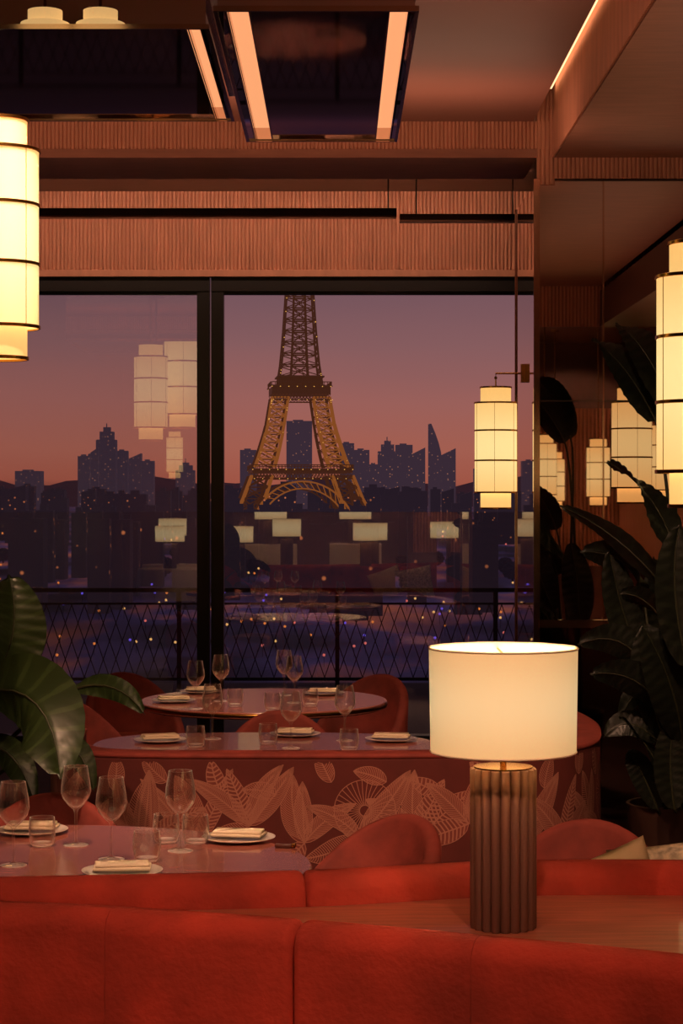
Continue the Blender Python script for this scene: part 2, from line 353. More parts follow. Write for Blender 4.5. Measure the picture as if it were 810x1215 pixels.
# ================================================================ LANTERNS
def make_lantern(lab,loc,group):
    r=thing('lantern',lab,'lantern',loc,0,group)
    def cyl(name,rad,z0,z1):
        m=MB(); m.lathe([(rad,z0),(rad,z1),(rad-.003,z1),(rad-.003,z0)],40,closed=True); return m.build(name,M['lantern'],r,smooth=True)
    cyl('main_shade',.116,-.245,.245); cyl('upper_shade',.084,.247,.33); cyl('lower_shade',.084,-.33,-.247)
    for z,rad in ((.247,.118),(.095,.1165),(-.07,.1165),(-.245,.118),(.332,.086),(-.332,.086)):
        m=MB(); m.lathe([(rad,z-.005),(rad+.003,z-.004),(rad+.003,z+.004),(rad,z+.005),(rad-.002,z+.004),(rad-.002,z-.004)],40,closed=True); m.build('ring',M['brass'],r,smooth=True)
    for k in range(6):
        a=PI/8+k*PI/3; MB().bar((.1168*math.cos(a),.1168*math.sin(a),-.245),(.1168*math.cos(a),.1168*math.sin(a),.245),.0018).build('upright_wire',M['brass'],r)
    MB().lathe([(.0,.33),(.084,.331),(.084,.334),(0,.334)],32).build('top_plate',M['brass'],r)
    MB().lathe([(.084,.247),(.116,.247),(.116,.25),(.084,.25)],32,closed=True).build('step_plate',M['brass'],r)
    MB().tube([(0,0,.3),(0,0,.375)],.004,8).lathe([(0,.375),(.008,.38),(.008,.39),(0,.396)],12).build('finial',M['brass'],r,smooth=True)
    return r
def arm(lan,dx,dy,drop=.03,name='bracket'):
    m=MB(); z=.41
    m.tube([(0,0,.33),(0,0,z),(dx,dy,z)],.0055,8)
    m.box(dx-.02,dx+.012,dy-.03,dy+.03,z-.05,z+.05)
    m.build('wall_bracket',M['brass'],lan)
def rod(lan,top):
    s=lan.scale[0]; zz=(top-lan.location.z)/s
    MB().tube([(0,0,.33),(0,0,zz)],.007,8).lathe([(0,0),(.05,0),(.05,-.02),(0,-.02)],20,(0,0,zz)).build('hanging_rod',M['brass'],lan)
L1=make_lantern('tiered drum lantern hanging at the left edge from a rod',(-.95,3.53*K,H+.72),'parchment lanterns'); 
S1=dup(L1,(.872,6.96*K,H+.272),0,'drum lantern bracketed off the mirrored pillar in front of the window')
R1=dup(L1,(.925,3.2*K,H+.31),0,'large near drum lantern cut by the right edge of the frame')
R2=dup(L1,(1.70,5.9*K,H+.30),0,'drum lantern mirrored in the pillar behind the plant')
others=[dup(L1,p,0,'drum lantern seen only as a reflection in the glass',scale=(s_,s_,s_)) for p,s_ in (((-1.76,5.2*K,H+.99),1.36),((-1.50,4.9*K,H+1.17),1.5),((2.0,1.0*K,H+.27),1),((2.6,.6*K,H+.25),1),((1.35,-1.2,H+.3),1),((-2.3,-1.2,H+.6),1),((2.5,3.6*K,H+.3),1),((3.1,5.0*K,H+.25),1),((2.55,-2.6,H+.2),1),((3.0,2.6,H+.3),1))]
rod(L1,3.27); arm(S1,.156,0); arm(R1,.43,0); arm(R2,.507,0)
for o in others: rod(o,3.73 if o.location.x<1.1 or o.location.y<4 else 3.54 if o.location.x<2.2 else 3.2)
for (px_,lab) in ((52,'small drum ceiling lamp mirrored in the ceiling box, left one'),(118,'small drum ceiling lamp mirrored in the ceiling box, right one')):
    X=(px_-400)/343.; q=thing('ceiling_drum_lamp',lab,'ceiling lamp',(X,5.9,3.40))
    MB().lathe([(0,-.04),(.085,-.04),(.085,.015),(.06,.016),(.06,.06),(0,.06)],32).build('shade',M['lantern'],q,smooth=40)
    MB().tube([(0,0,.06),(0,0,.33)],.006,8).build('rod',M['brass'],q)
pp=thing('bracket_post','slim bronze post carrying the near right lantern','post',(1.40,3.2*K,0))
MB().box(-.03,.03,-.03,.03,0,3.54).build('shaft',M['chrome'],pp); MB().box(-.05,.05,-.05,.05,0,.03).build('foot',M['chrome'],pp)
pp=dup(pp,(2.25,5.9*K,0),0,'slim bronze post carrying the lantern behind the plant')
# ================================================================ BANQUETTES
Epath=Path([(-1.5,2.45),(-1.05,2.45),(-.654,2.42),(-.439,2.39),(-.078,2.315),(.227,2.235),(.594,2.13),(1.1,1.94),(1.5,1.72)])
Dpath=Path([(-1.0,2.56),(-.698,2.577),(-.062,2.625),(.364,2.695),(.748,2.70),(1.1,2.68),(1.5,2.62)])
def banq(name,lab,path,cuts,sec,seat,m):
    r=thing(name,lab,'banquette')
    us=[(.0,.016)]+[(path.u_at_x(x),tp_) for x,tp_ in cuts]+[(path.L,.016)]
    for (a,ta),(b,tb) in zip(us,us[1:]):
        mb=MB(); sweep(mb,path,a+.0004,b-.0004,sec,22,ta,0,tb); mb.build('back_panel',m,r,smooth=50)
    if seat: mb=MB(); sweep(mb,path,.02,path.L-.02,seat,30,.02); mb.build('seat',m,r,smooth=50)
    return r
e=banq('curved_banquette','red velvet curved booth back running across the very front',Epath,[(-.44,.0012),(-.085,.018),(.235,.0012),(1.1,.01)],rsec(-.10,0,.12,.985,.042,8),rsec(.01,.5,.28,.46,.05),M['velvet'])
d=banq('curved_banquette','red velvet booth back behind the table lamp',Dpath,[(-.062,.016),(1.2,.01)],rsec(-.10,0,.12,.985,.042,8),rsec(-.60,-.11,.28,.46,.05),M['velvet'])
for pth,par,off in ((Epath,e,-.05),(Dpath,d,-.05)):
    mb=MB(); sweep(mb,pth,.01,pth.L-.01,rsec(off-.03,off+.03,.0,.12,.005,seg=1),30,0); mb.build('plinth',M['black'],par)
us=40; mb=MB(); vs=[]
for i in range(us+1):
    x=-.98+2.3*i/us
    pe,ne=Epath.at(Epath.u_at_x(x)); pd,_=Dpath.at(Dpath.u_at_x(x))
    ye=pe.y+.103/max(.5,abs(ne.y))+.004; yd=pd.y-.004
    if yd<ye+.004: yd=ye+.004
    vs+= [(x,ye,.92),(x,yd,.92),(x,ye,.88),(x,yd,.88)]
fs=[]
for i in range(us):
    a=i*4;b=a+4; fs+=[(a,b,b+1,a+1),(a+2,a+3,b+3,b+2),(a,a+2,b+2,b),(a+1,b+1,b+3,a+3)]
fs+=[(0,1,3,2),(us*4,us*4+2,us*4+3,us*4+1)]
lg=thing('console_shelf','brown wooden shelf between the two red booth backs carrying the lamp','shelf')
mb.add(vs,fs); mb.build('shelf_top',M['ledge'],lg)
MB().box(.25,.7,3.95,4.15,.0,.88).build('support',M['wooddark'],lg)
# ================================================================ TABLE LAMP
def make_lamp(lab,loc,group=None):
    r=thing('table_lamp',lab,'lamp',loc,0,group)
    nre=18
    def rad(t): return 1-.15*(1-abs(math.sin(t*nre/2))**.7)
    m=MB(); m.lathe([(0.0,0),(.064,0),(.066,.002),(.066,.313),(.064,.315),(.0,.315)],252,(0,0,0),rad=rad); m.build('reeded_base',M['lampwood'],r,smooth=50)
    MB().lathe([(.0,.3155),(.058,.3155),(.058,.3185),(0,.3185)],40).build('cap',M['brass'],r,smooth=True)
    MB().tube([(0,0,.315),(0,0,.42)],.0065,12).lathe([(0,.34),(.014,.34),(.016,.352),(.009,.36),(0,.36)],20).build('neck',M['brass'],r,smooth=True)
    hh=.102
    s=MB(); s.lathe([(.144,-hh),(.147,hh),(.145,hh),(.142,-hh)],64,closed=True); so=s.build('lamp_shade',M['lampshade'],r,smooth=True,loc=(0,0,.450))
    for z in (-hh,hh):
        q=MB(); q.lathe([(.1445 if z<0 else .1475,z-.002),(.146 if z<0 else .149,z),(.1445 if z<0 else .1475,z+.002),(.141 if z<0 else .144,z)],64,closed=True); q.build('trim',M['napkin'],so,smooth=True)
    q=MB(); q.bar((-.144,0,.09),(.144,0,.09),.003); q.bar((0,-.144,.09),(0,.144,.09),.003); q.build('spider',M['brass'],so)
    MB().lathe([(0,-.035),(.012,-.03),(.028,.0),(.028,.015),(.012,.035),(0,.04)],20).build('bulb',M['bulb'],so,smooth=True)
    return r
LAMP=(.328,2.5*K,.92)
lamp=make_lamp('table lamp with round cream shade on reeded brown wood base',LAMP)
# ================================================================ PATTERNED BANQUETTE B
Bpath=Path([(-1.16,5.25),(-1.13,5.0),(-1.0,4.80),(-.75,4.73),(-.2,4.72),(.4,4.73),(.78,4.79),(1.0,4.96),(1.09,5.25),(1.10,5.5),(1.04,5.85)])
b=thing('patterned_banquette','curved booth back in maroon fabric with tan leaf pattern behind the lamp','banquette')
mb=MB(); sweep(mb,Bpath,0,Bpath.L,rsec(-.12,0,.10,.80,.015),80,.02)
def bm_pt(u,v,o=.0035):
    p,n=Bpath.at(u); return (p.x+n.x*o,p.y+n.y*o,v)
VT=.784
def okq(q): return not(min(z[1] for z in q)<.13 or max(z[1] for z in q)>VT or min(z[0] for z in q)<.02 or max(z[0] for z in q)>Bpath.L-.02)
lay=[0]
def stroke(pts,w=.0034):
    for (a,b_) in zip(pts,pts[1:]):
        dx=b_[0]-a[0];dy=b_[1]-a[1];l=math.hypot(dx,dy)
        if l<1e-5: continue
        nx,ny=-dy/l*w/2,dx/l*w/2
        q=[(a[0]+nx,a[1]+ny),(a[0]-nx,a[1]-ny),(b_[0]-nx,b_[1]-ny),(b_[0]+nx,b_[1]+ny)]
        if okq(q): mb.add([bm_pt(*z,.0014+lay[0]+.0003) for z in q],[(0,1,2,3)],1)
def motif_leaf(cx,cy,ang,L,wd,style,bend=0):
    lay[0]+=.00005
    def T(x,y):
        a=ang+bend*x/L; xx=0;yy=0; st_=6
        for k in range(st_):
            aa=ang+bend*((k+.5)/st_)*(x/L); xx+=math.cos(aa)*x/st_; yy+=math.sin(aa)*x/st_
        return (cx+xx-y*math.sin(a),cy+yy+y*math.cos(a))
    def hw(t): return wd*math.sin(PI*min(1,t**.8))**.75
    N=16
    for i in range(N):
        for sg in (-1,1):
            for j in range(2):
                q=[T(i/N*L,sg*hw(i/N)*j/2),T((i+1)/N*L,sg*hw((i+1)/N)*j/2),T((i+1)/N*L,sg*hw((i+1)/N)*(j+1)/2),T(i/N*L,sg*hw(i/N)*(j+1)/2)]
                if okq(q): mb.add([bm_pt(*z,.0014+lay[0]) for z in q],[(0,1,2,3)],2 if style!=1 else 3)
    stroke([T(L*t/10,0) for t in range(11)],.005)
    for sg in (-1,1): stroke([T(t/N*L,sg*hw(t/N)) for t in range(N+1)],.0028)
    k=int(L/(.0085 if style!=2 else .015))
    for i in range(1,k):
        t=i/k
        for sg in (-1,1):
            t2=min(.98,t+(.16 if style==0 else .07)); tm=(t+t2)/2
            stroke([T(t*L,0),T(tm*L,sg*hw(tm)*.55),T(t2*L,sg*hw(t2)*.95)],.0026 if style!=2 else .0055)
def flower(cx,cy,r0,r1,n):
    lay[0]+=.00005
    for i in range(n):
        a=2*PI*i/n; stroke([(cx+r0*math.cos(a),cy+r0*math.sin(a)),(cx+(r0+r1)/2*math.cos(a+.03),cy+(r0+r1)/2*math.sin(a+.03)),(cx+r1*math.cos(a),cy+r1*math.sin(a))],.0028)
    for rr_ in (r0,r1): stroke([(cx+rr_*math.cos(2*PI*i/40),cy+rr_*math.sin(2*PI*i/40)) for i in range(41)],.003)
rr=random.Random(9)
u=.02; q=0
while u<Bpath.L-.02:
    lay[0]=.0009*(q%2)
    base=rr.choice([.40,.46,.53])+rr.uniform(-.03,.03)
    if q%6==3: flower(u+.02,.60,.02,.115,34)
    motif_leaf(u,base,rr.choice([PI*1.2,-PI*.2])+rr.uniform(-.3,.3),.22,.045,rr.choice([0,1,2]),rr.uniform(-.6,.6))
    n_=2 if q%6==3 else rr.choice([3,3,4])
    for i in range(n_):
        a=PI*.5+(i-(n_-1)/2)*(.5 if n_>2 else 1.3)+rr.uniform(-.2,.2)
        motif_leaf(u,base,a,rr.uniform(.22,.33),rr.uniform(.032,.056),rr.choice([0,0,1,2]),rr.uniform(-.7,.7))
    motif_leaf(u+.10,.69+rr.uniform(-.03,.03),rr.uniform(.2,2.9),.13,.032,rr.choice([0,2]),rr.uniform(-.5,.5))
    u+=.205; q+=1
mb.build('back_panel',[M['pattern_base'],M['pattern_line'],M['pattern_fill'],M['pattern_fill2']],b,smooth=50,fix=False)
mb=MB(); sweep(mb,Bpath,.01,Bpath.L-.01,rsec(-.125,.004,.792,.812,.009,seg=4),80,0); mb.build('piping',M['velvet2'],b,smooth=True)
mb=MB(); sweep(mb,Bpath,.05,Bpath.L-.05,rsec(-.5,-.125,.25,.45,.04),70,.03); mb.build('seat',M['velvet2'],b,smooth=50)
mb=MB(); sweep(mb,Bpath,.02,Bpath.L-.02,rsec(-.115,-.01,.0,.10,.005,seg=1),70,0); mb.build('plinth',M['black'],b)
# ================================================================ TABLES
def table(lab,cx,cy,rx,ry,ex=2.4,z=.75):
    t=thing('dining_table',lab,'table',(cx,cy,0)); N=72; prof=[(.985,-.034),(1,-.028),(1,-.004),(.994,0)]
    def pt(a,s,zz):
        c_,s_=math.cos(a),math.sin(a); return (math.copysign(abs(c_)**(2/ex),c_)*rx*s,math.copysign(abs(s_)**(2/ex),s_)*ry*s,zz)
    m=MB(); vs=[pt(2*PI*k/N,s,z+dz) for s,dz in prof for k in range(N)]
    fs=[(i*N+k,i*N+(k+1)%N,(i+1)*N+(k+1)%N,(i+1)*N+k) for i in range(3) for k in range(N)]
    fs+=[tuple(range(N))[::-1],tuple(3*N+k for k in range(N))]
    m.add(vs,fs); m.build('tabletop',M['table'],t,smooth=40)
    m=MB(); vs=[pt(2*PI*k/N,s,z+dz) for s,dz in ((1.001,-.024),(1.004,-.02),(1.004,-.012),(1.001,-.008)) for k in range(N)]
    m.add(vs,fs[:-2]); m.build('edge_band',M['brass'],t,smooth=True)
    MB().lathe([(0,0),(.2,0),(.2,.012),(.05,.03),(.035,.06),(.035,z-.07),(.10,z-.036),(0,z-.036)],28).build('pedestal',M['tedge'],t,smooth=40)
    return t
table('round dining table at lower left laid with four wine glasses',-.85,5.6,.78,.70,2.0)
table('oblong dining table just behind the leaf-patterned booth',-.30,8.32,.71,.46,2.8)
table('farthest dining table nearest the window laid for guests',-.37,10.18,.62,.62,2.05)
# ================================================================ CHAIRS
def make_chair(lab,loc,rz):
    c=thing('tub_chair',lab,'chair',loc,rz,'velvet tub chairs')
    na,rd=36,.25; A=R(112)
    vs=[];sec=8
    for i in range(na+1):
        th=-A+2*A*i/na; k=abs(th)/A
        top=.79-.27*(1-math.cos(abs(th)*1.0)); 
        if k>.9: top-=(k-.9)*.9
        th_=.026; zb=.33
        for (o_,z) in ((-th_,zb),(-th_,top-.02),(-th_*.6,top-.006),(0,top),(th_*.6,top-.006),(th_,top-.02),(th_*1.0,(top+zb)/2),(th_*.6,zb)):
            rr_=rd+o_+ (z-.33)*.06*math.cos(th)
            vs.append((rr_*math.sin(th),rr_*math.cos(th),z))
    fs=[(i*sec+k,i*sec+(k+1)%sec,(i+1)*sec+(k+1)%sec,(i+1)*sec+k) for i in range(na) for k in range(sec)]
    fs+=[tuple(range(sec)),tuple(na*sec+k for k in range(sec))]
    m=MB(); m.add(vs,fs); m.build('backrest',M['velvet2'],c,smooth=60)
    MB().lathe([(0,.33),(.18,.33),(.215,.35),(.225,.40),(.215,.445),(.18,.465),(0,.47)],36).build('seat',M['velvet2'],c,smooth=60)
    for sx in (-1,1):
        for sy in (-1,1):
            MB().tube([(sx*.14,sy*.14,.335),(sx*.19,sy*.19,0)],[.016,.010],10).build('leg',M['tedge'],c,smooth=True)
    return c
ch=make_chair('terracotta velvet tub chair between the near table and the lamp',(.02,6.08,0),R(-50))
for (x,y,rz,lab) in ((.70,5.90,-15,'terracotta velvet tub chair to the right of the lamp base'),(-.92,6.44,5,'terracotta velvet tub chair at lower left below the big leaves'),
    (-.26,9.05,0,'terracotta velvet tub chair in the middle facing us over the patterned booth'),(-1.12,9.9,70,'terracotta velvet tub chair at left end of the farthest table'),
    (.10,11.0,-35,'terracotta velvet tub chair at right end of the farthest table'),(-1.10,11.1,25,'terracotta velvet tub chair nearest the left window pane')):
    dup(ch,(x,y,0),R(rz),lab)
# ================================================================ TABLEWARE
def make_wine(lab,loc,g):
    r=thing('wine_glass',lab,'wine glass',loc,0,g)
    o=[(0,0),(.036,0),(.037,.002),(.012,.006),(.0045,.012),(.0038,.03),(.0038,.09),(.006,.104),(.022,.118),(.038,.138),(.0445,.158),(.042,.185),(.034,.232)]
    i=[(.0328,.232),(.0405,.185),(.043,.158),(.0365,.139),(.021,.121),(.004,.110),(0,.109)]
    MB().lathe(o+i,36).build('bowl_and_stem',M['glass'],r,smooth=60); return r
def make_tumbler(lab,loc,g):
    r=thing('tumbler',lab,'glass',loc,0,g)
    o=[(0,0),(.026,0),(.033,.006),(.0385,.03),(.040,.05),(.036,.085)]; i=[(.0348,.085),(.0385,.05),(.036,.03),(.030,.012),(0,.010)]
    MB().lathe(o+i,32).build('cup',M['glass'],r,smooth=60); return r
def make_plate(lab,loc,g):
    r=thing('side_plate',lab,'plate',loc,0,g)
    MB().lathe([(0,0),(.06,0),(.065,.003),(.108,.010),(.110,.0125),(.106,.013),(.066,.007),(.05,.005),(0,.005)],48).build('dish',M['plate'],r,smooth=60); return r
def make_napkin(lab,loc,g,rz):
    r=thing('folded_napkin',lab,'napkin',loc,rz,g)
    for k,(w,dd,h,z,a) in enumerate(((.155,.09,.009,.0045,0),(.146,.074,.008,.013,5))):
        vs,fs=rbox(w,dd,h,.0035); q=Matrix.Rotation(R(a),4,'Z'); 
        vs=[(q@v)+Vector((0,0,z)) for v in vs]; MB().add(vs,fs).build('fold',M['napkin'],r,smooth=40)
    return r
wp=tp=pl=npk=None
TZ=.7502
def put(kind,x,y,lab,g,rz=0,z=TZ):
    global wp,tp,pl,npk
    p=onh(x,y,.75); loc=(p.x,p.y,z)
    if kind=='w':
        if wp is None: wp=make_wine(lab,loc,g); return
        dup(wp,loc,0,lab,g)
    if kind=='t':
        if tp is None: tp=make_tumbler(lab,loc,g); return
        dup(tp,loc,0,lab,g)
    if kind=='p':
        if pl is None: pl=make_plate(lab,loc,g); return
        dup(pl,loc,0,lab,g)
    if kind=='n':
        if npk is None: npk=make_napkin(lab,loc,g,R(rz)); return
        dup(npk,loc,R(rz),lab,g)
G1,G2,G3='tableware on the near left table','tableware on the table behind the patterned booth','tableware on the farthest table'
for a in (('w',16,1027,'leftmost wine glass on the near table'),('w',90,1003,'tall wine glass near the back edge of the near table'),('w',132,1020,'wine glass behind the rolled napkin plate on the near table'),('w',214,1010,'wine glass rightmost on the near table'),
    ('t',50,1004,'tumbler beside the leftmost wine glass on the near table'),('t',174,1022,'tumbler right of the front napkin on the near table'),('t',197,1000,'tumbler behind the stem of the rightmost near wine glass'),('t',232,1001,'tumbler right of the rightmost near wine glass')): put(*a,G1)
PL=[(283,997,-12,'white side plate at right end of near table','ivory folded napkin on plate at right end of near table',G1),(145,1037,3,'white side plate at front edge of near table','ivory folded napkin lying at front edge of near table',G1),(38,988,-5,'white side plate at left of near table','ivory folded napkin at left of near table',G1),
 (190,880,15,'plate at left end of the table behind the patterned booth','napkin at left end of the table behind the patterned booth',G2),(350,873,-8,'plate in the middle of the table behind the patterned booth','napkin in the middle of the table behind the patterned booth',G2),(464,879,-10,'plate at right end of the table behind the patterned booth','napkin at right end of the table behind the patterned booth',G2),
 (206,833,10,'plate at front left of the farthest table','napkin at front left of the farthest table',G3),(238,822,0,'plate at back left of the farthest table','napkin at back left of the farthest table',G3),(384,824,-8,'plate at back right of the farthest table','napkin at back right of the farthest table',G3)]
for x,y,rz,l1,l2,g_ in PL:
    put('p',x,y,l1,g_); put('n',x,y-.5,l2,g_,rz,TZ+.0135)
for a in (('w',252,877,'leftmost wine glass on the table behind the patterned booth'),('w',345,888,'middle wine glass on the table behind the patterned booth'),('w',409,879,'rightmost wine glass on the table behind the patterned booth'),
    ('t',318,883,'left tumbler on the table behind the patterned booth'),('t',232,886,'tumbler at left end of the table behind the patterned booth'),('t',414,890,'tumbler at right end of the table behind the patterned booth')): put(*a,G2)
for a in (('w',232,841,'leftmost wine glass on the farthest table'),('w',262,832,'second wine glass from left on the farthest table'),('w',337,825,'wine glass at back of the farthest table'),('w',349,834,'rightmost wine glass on the farthest table'),
    ('t',279,838,'tumbler at left of the farthest table'),('t',323,843,'front tumbler on the farthest table'),('t',368,838,'tumbler at right of the farthest table')): put(*a,G3)
kr=thing('knife_rest','small dark knife rest beside the right plate on the near table','knife rest',tuple(onh(338,1006,.7502)),R(-10))
vs,fs=rbox(.06,.016,.012,.004); MB().add([v+Vector((0,0,.006)) for v in vs],fs).build('bar',M['tedge'],kr,smooth=40)
vs,fs=rbox(.014,.02,.014,.004); MB().add([v+Vector((.026,0,.008)) for v in vs],fs).build('end',M['brass'],kr,smooth=40)
# ================================================================ CUSHIONS
def cushion(lab,loc,rot,m,s=.42):
    N=20; vs=[]
    for sg in (1,-1):
        for i in range(N+1):
            for j in range(N+1):
                u_=i/N*2-1; v_=j/N*2-1; e_=max(0,(1-u_**4))*max(0,(1-v_**4)); k=1-.06*(1-abs(u_)**2)*abs(v_); k2=1-.06*(1-abs(v_)**2)*abs(u_)
                vs.append((u_*s/2*k2,sg*.06*e_**.5,v_*s/2*k))
    n1=(N+1)**2; fs=[]
    for o_ in (0,n1):
        for i in range(N):
            for j in range(N): fs.append((o_+i*(N+1)+j,o_+(i+1)*(N+1)+j,o_+(i+1)*(N+1)+j+1,o_+i*(N+1)+j+1))
    c=MB().add(vs,fs).build('throw_cushion',m,None,smooth=180); c.location=loc; c.rotation_euler=rot
    bm=bmesh.new(); bm.from_mesh(c.data); bmesh.ops.remove_doubles(bm,verts=bm.verts,dist=.0005); bmesh.ops.recalc_face_normals(bm,faces=bm.faces); bm.to_mesh(c.data); bm.free()
    tag(c,lab,'cushion'); return c
cushion('plain cream throw cushion leaning behind the red booth right of the lamp',(.57,4.50,.772),(R(-8),R(-20),R(0)),M['cushion'],.38)
cushion('speckled pale throw cushion at the right edge behind the red booth',(.87,4.70,.775),(R(-8),R(-10),R(-3)),M['cushionp'],.42)
# ================================================================ PLANTS
def leafmesh(mb,p0,p1,p2,wd,side=None,fold=.25):
    p0,p1,p2=Vector(p0),Vector(p1),Vector(p2); N=34; Kk=7; rows=[]
    side=Vector(side) if side else None
    for i in range(N+1):
        t=i/N; c=(1-t)**2*p0+2*t*(1-t)*p1+t*t*p2; d=(2*(1-t)*(p1-p0)+2*t*(p2-p1)).normalized()
        s=(side-d*side.dot(d)).normalized() if side else d.cross(Vector((0,1,0))).normalized()
        n=s.cross(d).normalized(); w=wd*max(0.02,math.sin(PI*min(1,(t*.97+.03)**.8)))**.62*(1-.1*t)
        if t>.97: w*=.35
        row=[]
        for k in range(-Kk,Kk+1):
            q=k/Kk; rip=.0024*(1 if (i+abs(k)//2)%3 else -1.4)*abs(q)**.3*min(1,wd/.1)+.006*math.sin(t*9+q*2)*abs(q); row.append(c+s*(q*w)+d*(abs(q)*w*.35)+n*(fold*abs(q)*w*(1-.5*abs(q))+rip))
        rows.append(row)
    m=2*Kk+1; vs=[v for r_ in rows for v in r_]
    fs=[];mi=[]
    for i in range(N):
        for k in range(m-1):
            fs.append((i*m+k,i*m+k+1,(i+1)*m+k+1,(i+1)*m+k)); mi.append(1 if i%4==0 else 0)
    mb.add(vs,fs,mi)
def plant(lab,base,potr,poth,leaves,m,mv,sc_=1):
    r=thing('potted_plant',lab,'plant',(0,0,0)); bx,by=base
    MB().lathe([(0,0),(potr*.75,0),(potr*.8,.02),(potr,poth),(potr*.93,poth),(potr*.9,poth-.05),(0,poth-.05)],36,(bx,by,0)).build('pot',M['pot'],r,smooth=40)
    MB().lathe([(0,poth-.045),(potr*.9,poth-.045)],24,(bx,by,0)).build('soil',M['soil'],r)
    for i,(p0,p1,p2,wd,sd) in enumerate(leaves):
        mb=MB(); leafmesh(mb,p0,p1,p2,wd*sc_,sd); lf=mb.build('leaf',[m,mv],r,smooth=80,fix=False)
        a=2.4*i; s0=Vector((bx+.05*math.cos(a),by+.05*math.sin(a),poth-.06)); e_=Vector(p0); pts=[]
        d1=(Vector(p1)-Vector(p0))*.35; 
        for k in range(11):
            t=k/10; c1=s0+Vector((0,0,(e_-s0).length*.4)); c2=e_-d1
            pts.append((1-t)**3*s0+3*t*(1-t)**2*c1+3*t*t*(1-t)*c2+t**3*e_)
        q=[]; 
        for k in range(1,9):
            t=k/8; q.append((1-t)**2*Vector(p0)+2*t*(1-t)*Vector(p1)+t*t*Vector(p2))
        st=MB(); st.tube(pts+q,[.011-.0005*k for k in range(11)]+[.005*(1-.8*k/8) for k in range(1,9)],8); st.build('stem',M['stem'],r,smooth=80)
    return r
def P(x,y,d): return W(x,y,d)
LL=[(P(-8,805,4.3),P(30,755,4.28),P(10,682,4.3),.115,None),
    (P(-20,822,4.2),P(62,800,4.12),P(72,924,4.05),.145,None),
    (P(88,818,4.5),P(140,800,4.45),P(172,848,4.4),.045,(.3,.2,1)),
    (P(-20,885,4.4),P(20,880,4.4),P(42,955,4.35),.06,None),
    (P(60,885,4.55),P(95,870,4.5),P(112,940,4.5),.05,None)]
plant('large glossy leaved plant at left edge behind the near table',(-1.42,4.55*K),.20,.5,LL,M['leaf'],M['vein'])
LR=[(P(778,500,5.5),P(745,430,5.5),P(702,402,5.5),.12,(.8,.2,-.6)),
    (P(800,490,5.4),P(765,400,5.4),P(730,385,5.45),.14,(.8,.3,-.4)),
    (P(800,650,5.2),P(775,575,5.2),P(720,548,5.25),.12,(.7,.2,-.7)),
    (P(790,700,5.4),P(735,630,5.4),P(664,600,5.5),.07,(.4,.2,-.9)),
    (P(765,720,5.5),P(755,650,5.5),P(688,655,5.5),.11,(.4,.3,-.8)),
    (P(815,790,4.95),P(790,690,4.95),P(806,622,4.95),.11,(1,.2,.1)),
    (P(770,800,5.3),P(740,740,5.3),P(685,765,5.3),.09,(.3,.2,-.9)),
    (P(790,850,5.1),P(760,790,5.1),P(700,800,5.1),.10,(.3,.3,-.9)),
    (P(760,780,5.5),P(735,730,5.5),P(722,650,5.5),.11,(.9,.3,.2)),
    (P(810,880,5.1),P(800,800,5.0),P(760,740,5.0),.12,(.9,.2,-.3)),
    (P(790,800,5.6),P(790,730,5.6),P(775,660,5.6),.12,(1,.2,0)),
    (P(780,880,5.2),P(745,840,5.2),P(716,875,5.2),.07,(.3,.3,.8)),
    (P(800,760,5.2),P(770,700,5.2),P(735,705,5.2),.08,(.5,.3,-.7)),
    (P(790,930,5.2),P(770,880,5.2),P(735,850,5.2),.07,(.6,.3,-.7)),
    (P(790,830,5.3),P(750,800,5.3),P(735,860,5.3),.06,None),
    (P(785,870,5.2),P(760,800,5.2),P(765,740,5.2),.09,(1,.1,.2)),
    (P(800,960,5.1),P(790,900,5.1),P(800,850,5.1),.09,(1,.1,.2)),
    (P(780,960,5.3),P(760,910,5.3),P(745,890,5.3),.07,(1,.1,-.2))]
plant('tall dark banana-leaved plant in front of the mirrored pillar',(1.44,5.42*K),.20,.46,LR,M['leafdark'],M['veindark'],.84)
# ================================================================ TABLES BEHIND CAMERA
for i,(x,y) in enumerate(((-1.40,-1.2),(.5,-1.35),(-.75,-2.6),(-2.4,-1.6),(1.6,-2.8),(-2.5,-3.3))):
    t=thing('clothed_table','white clothed round table showing as a reflection in the window','table',(x,y,0),0,'tables mirrored in the window')
    MB().lathe([(0,.75),(.44,.75),(.455,.742),(.46,.72),(.48,.4),(.49,.3)],64,(0,0,0),rad=lambda a:1+.03*math.sin(a*14)).build('cloth',M['cloth'],t,smooth=60)
    MB().lathe([(0,0),(.2,0),(.2,.02),(.04,.04),(.04,.745),(0,.745)],24).build('pedestal',M['tedge'],t,smooth=40)
    dup(lamp,(x,y,.752),0,'cream shaded table lamp mirrored in the window','lamps mirrored in the window',scale=(1.45,1.45,1.1+.08*(i%3)))
for x,y in ((-1.02,-3.6),(.28,-3.9)):
    t=thing('tall_console','tall white clothed console showing as a reflection in the window','console',(x,y,0),0,'consoles mirrored in the window')
    MB().box(-.4,.4,-.2,.2,.25,1.05).build('cloth',M['cloth'],t); MB().box(-.35,.35,-.15,.15,0,.25).build('plinth',M['tedge'],t)
    dup(lamp,(x,y,1.051),0,'cream shaded table lamp mirrored in the window','lamps mirrored in the window',scale=(1.7,1.7,1.1))
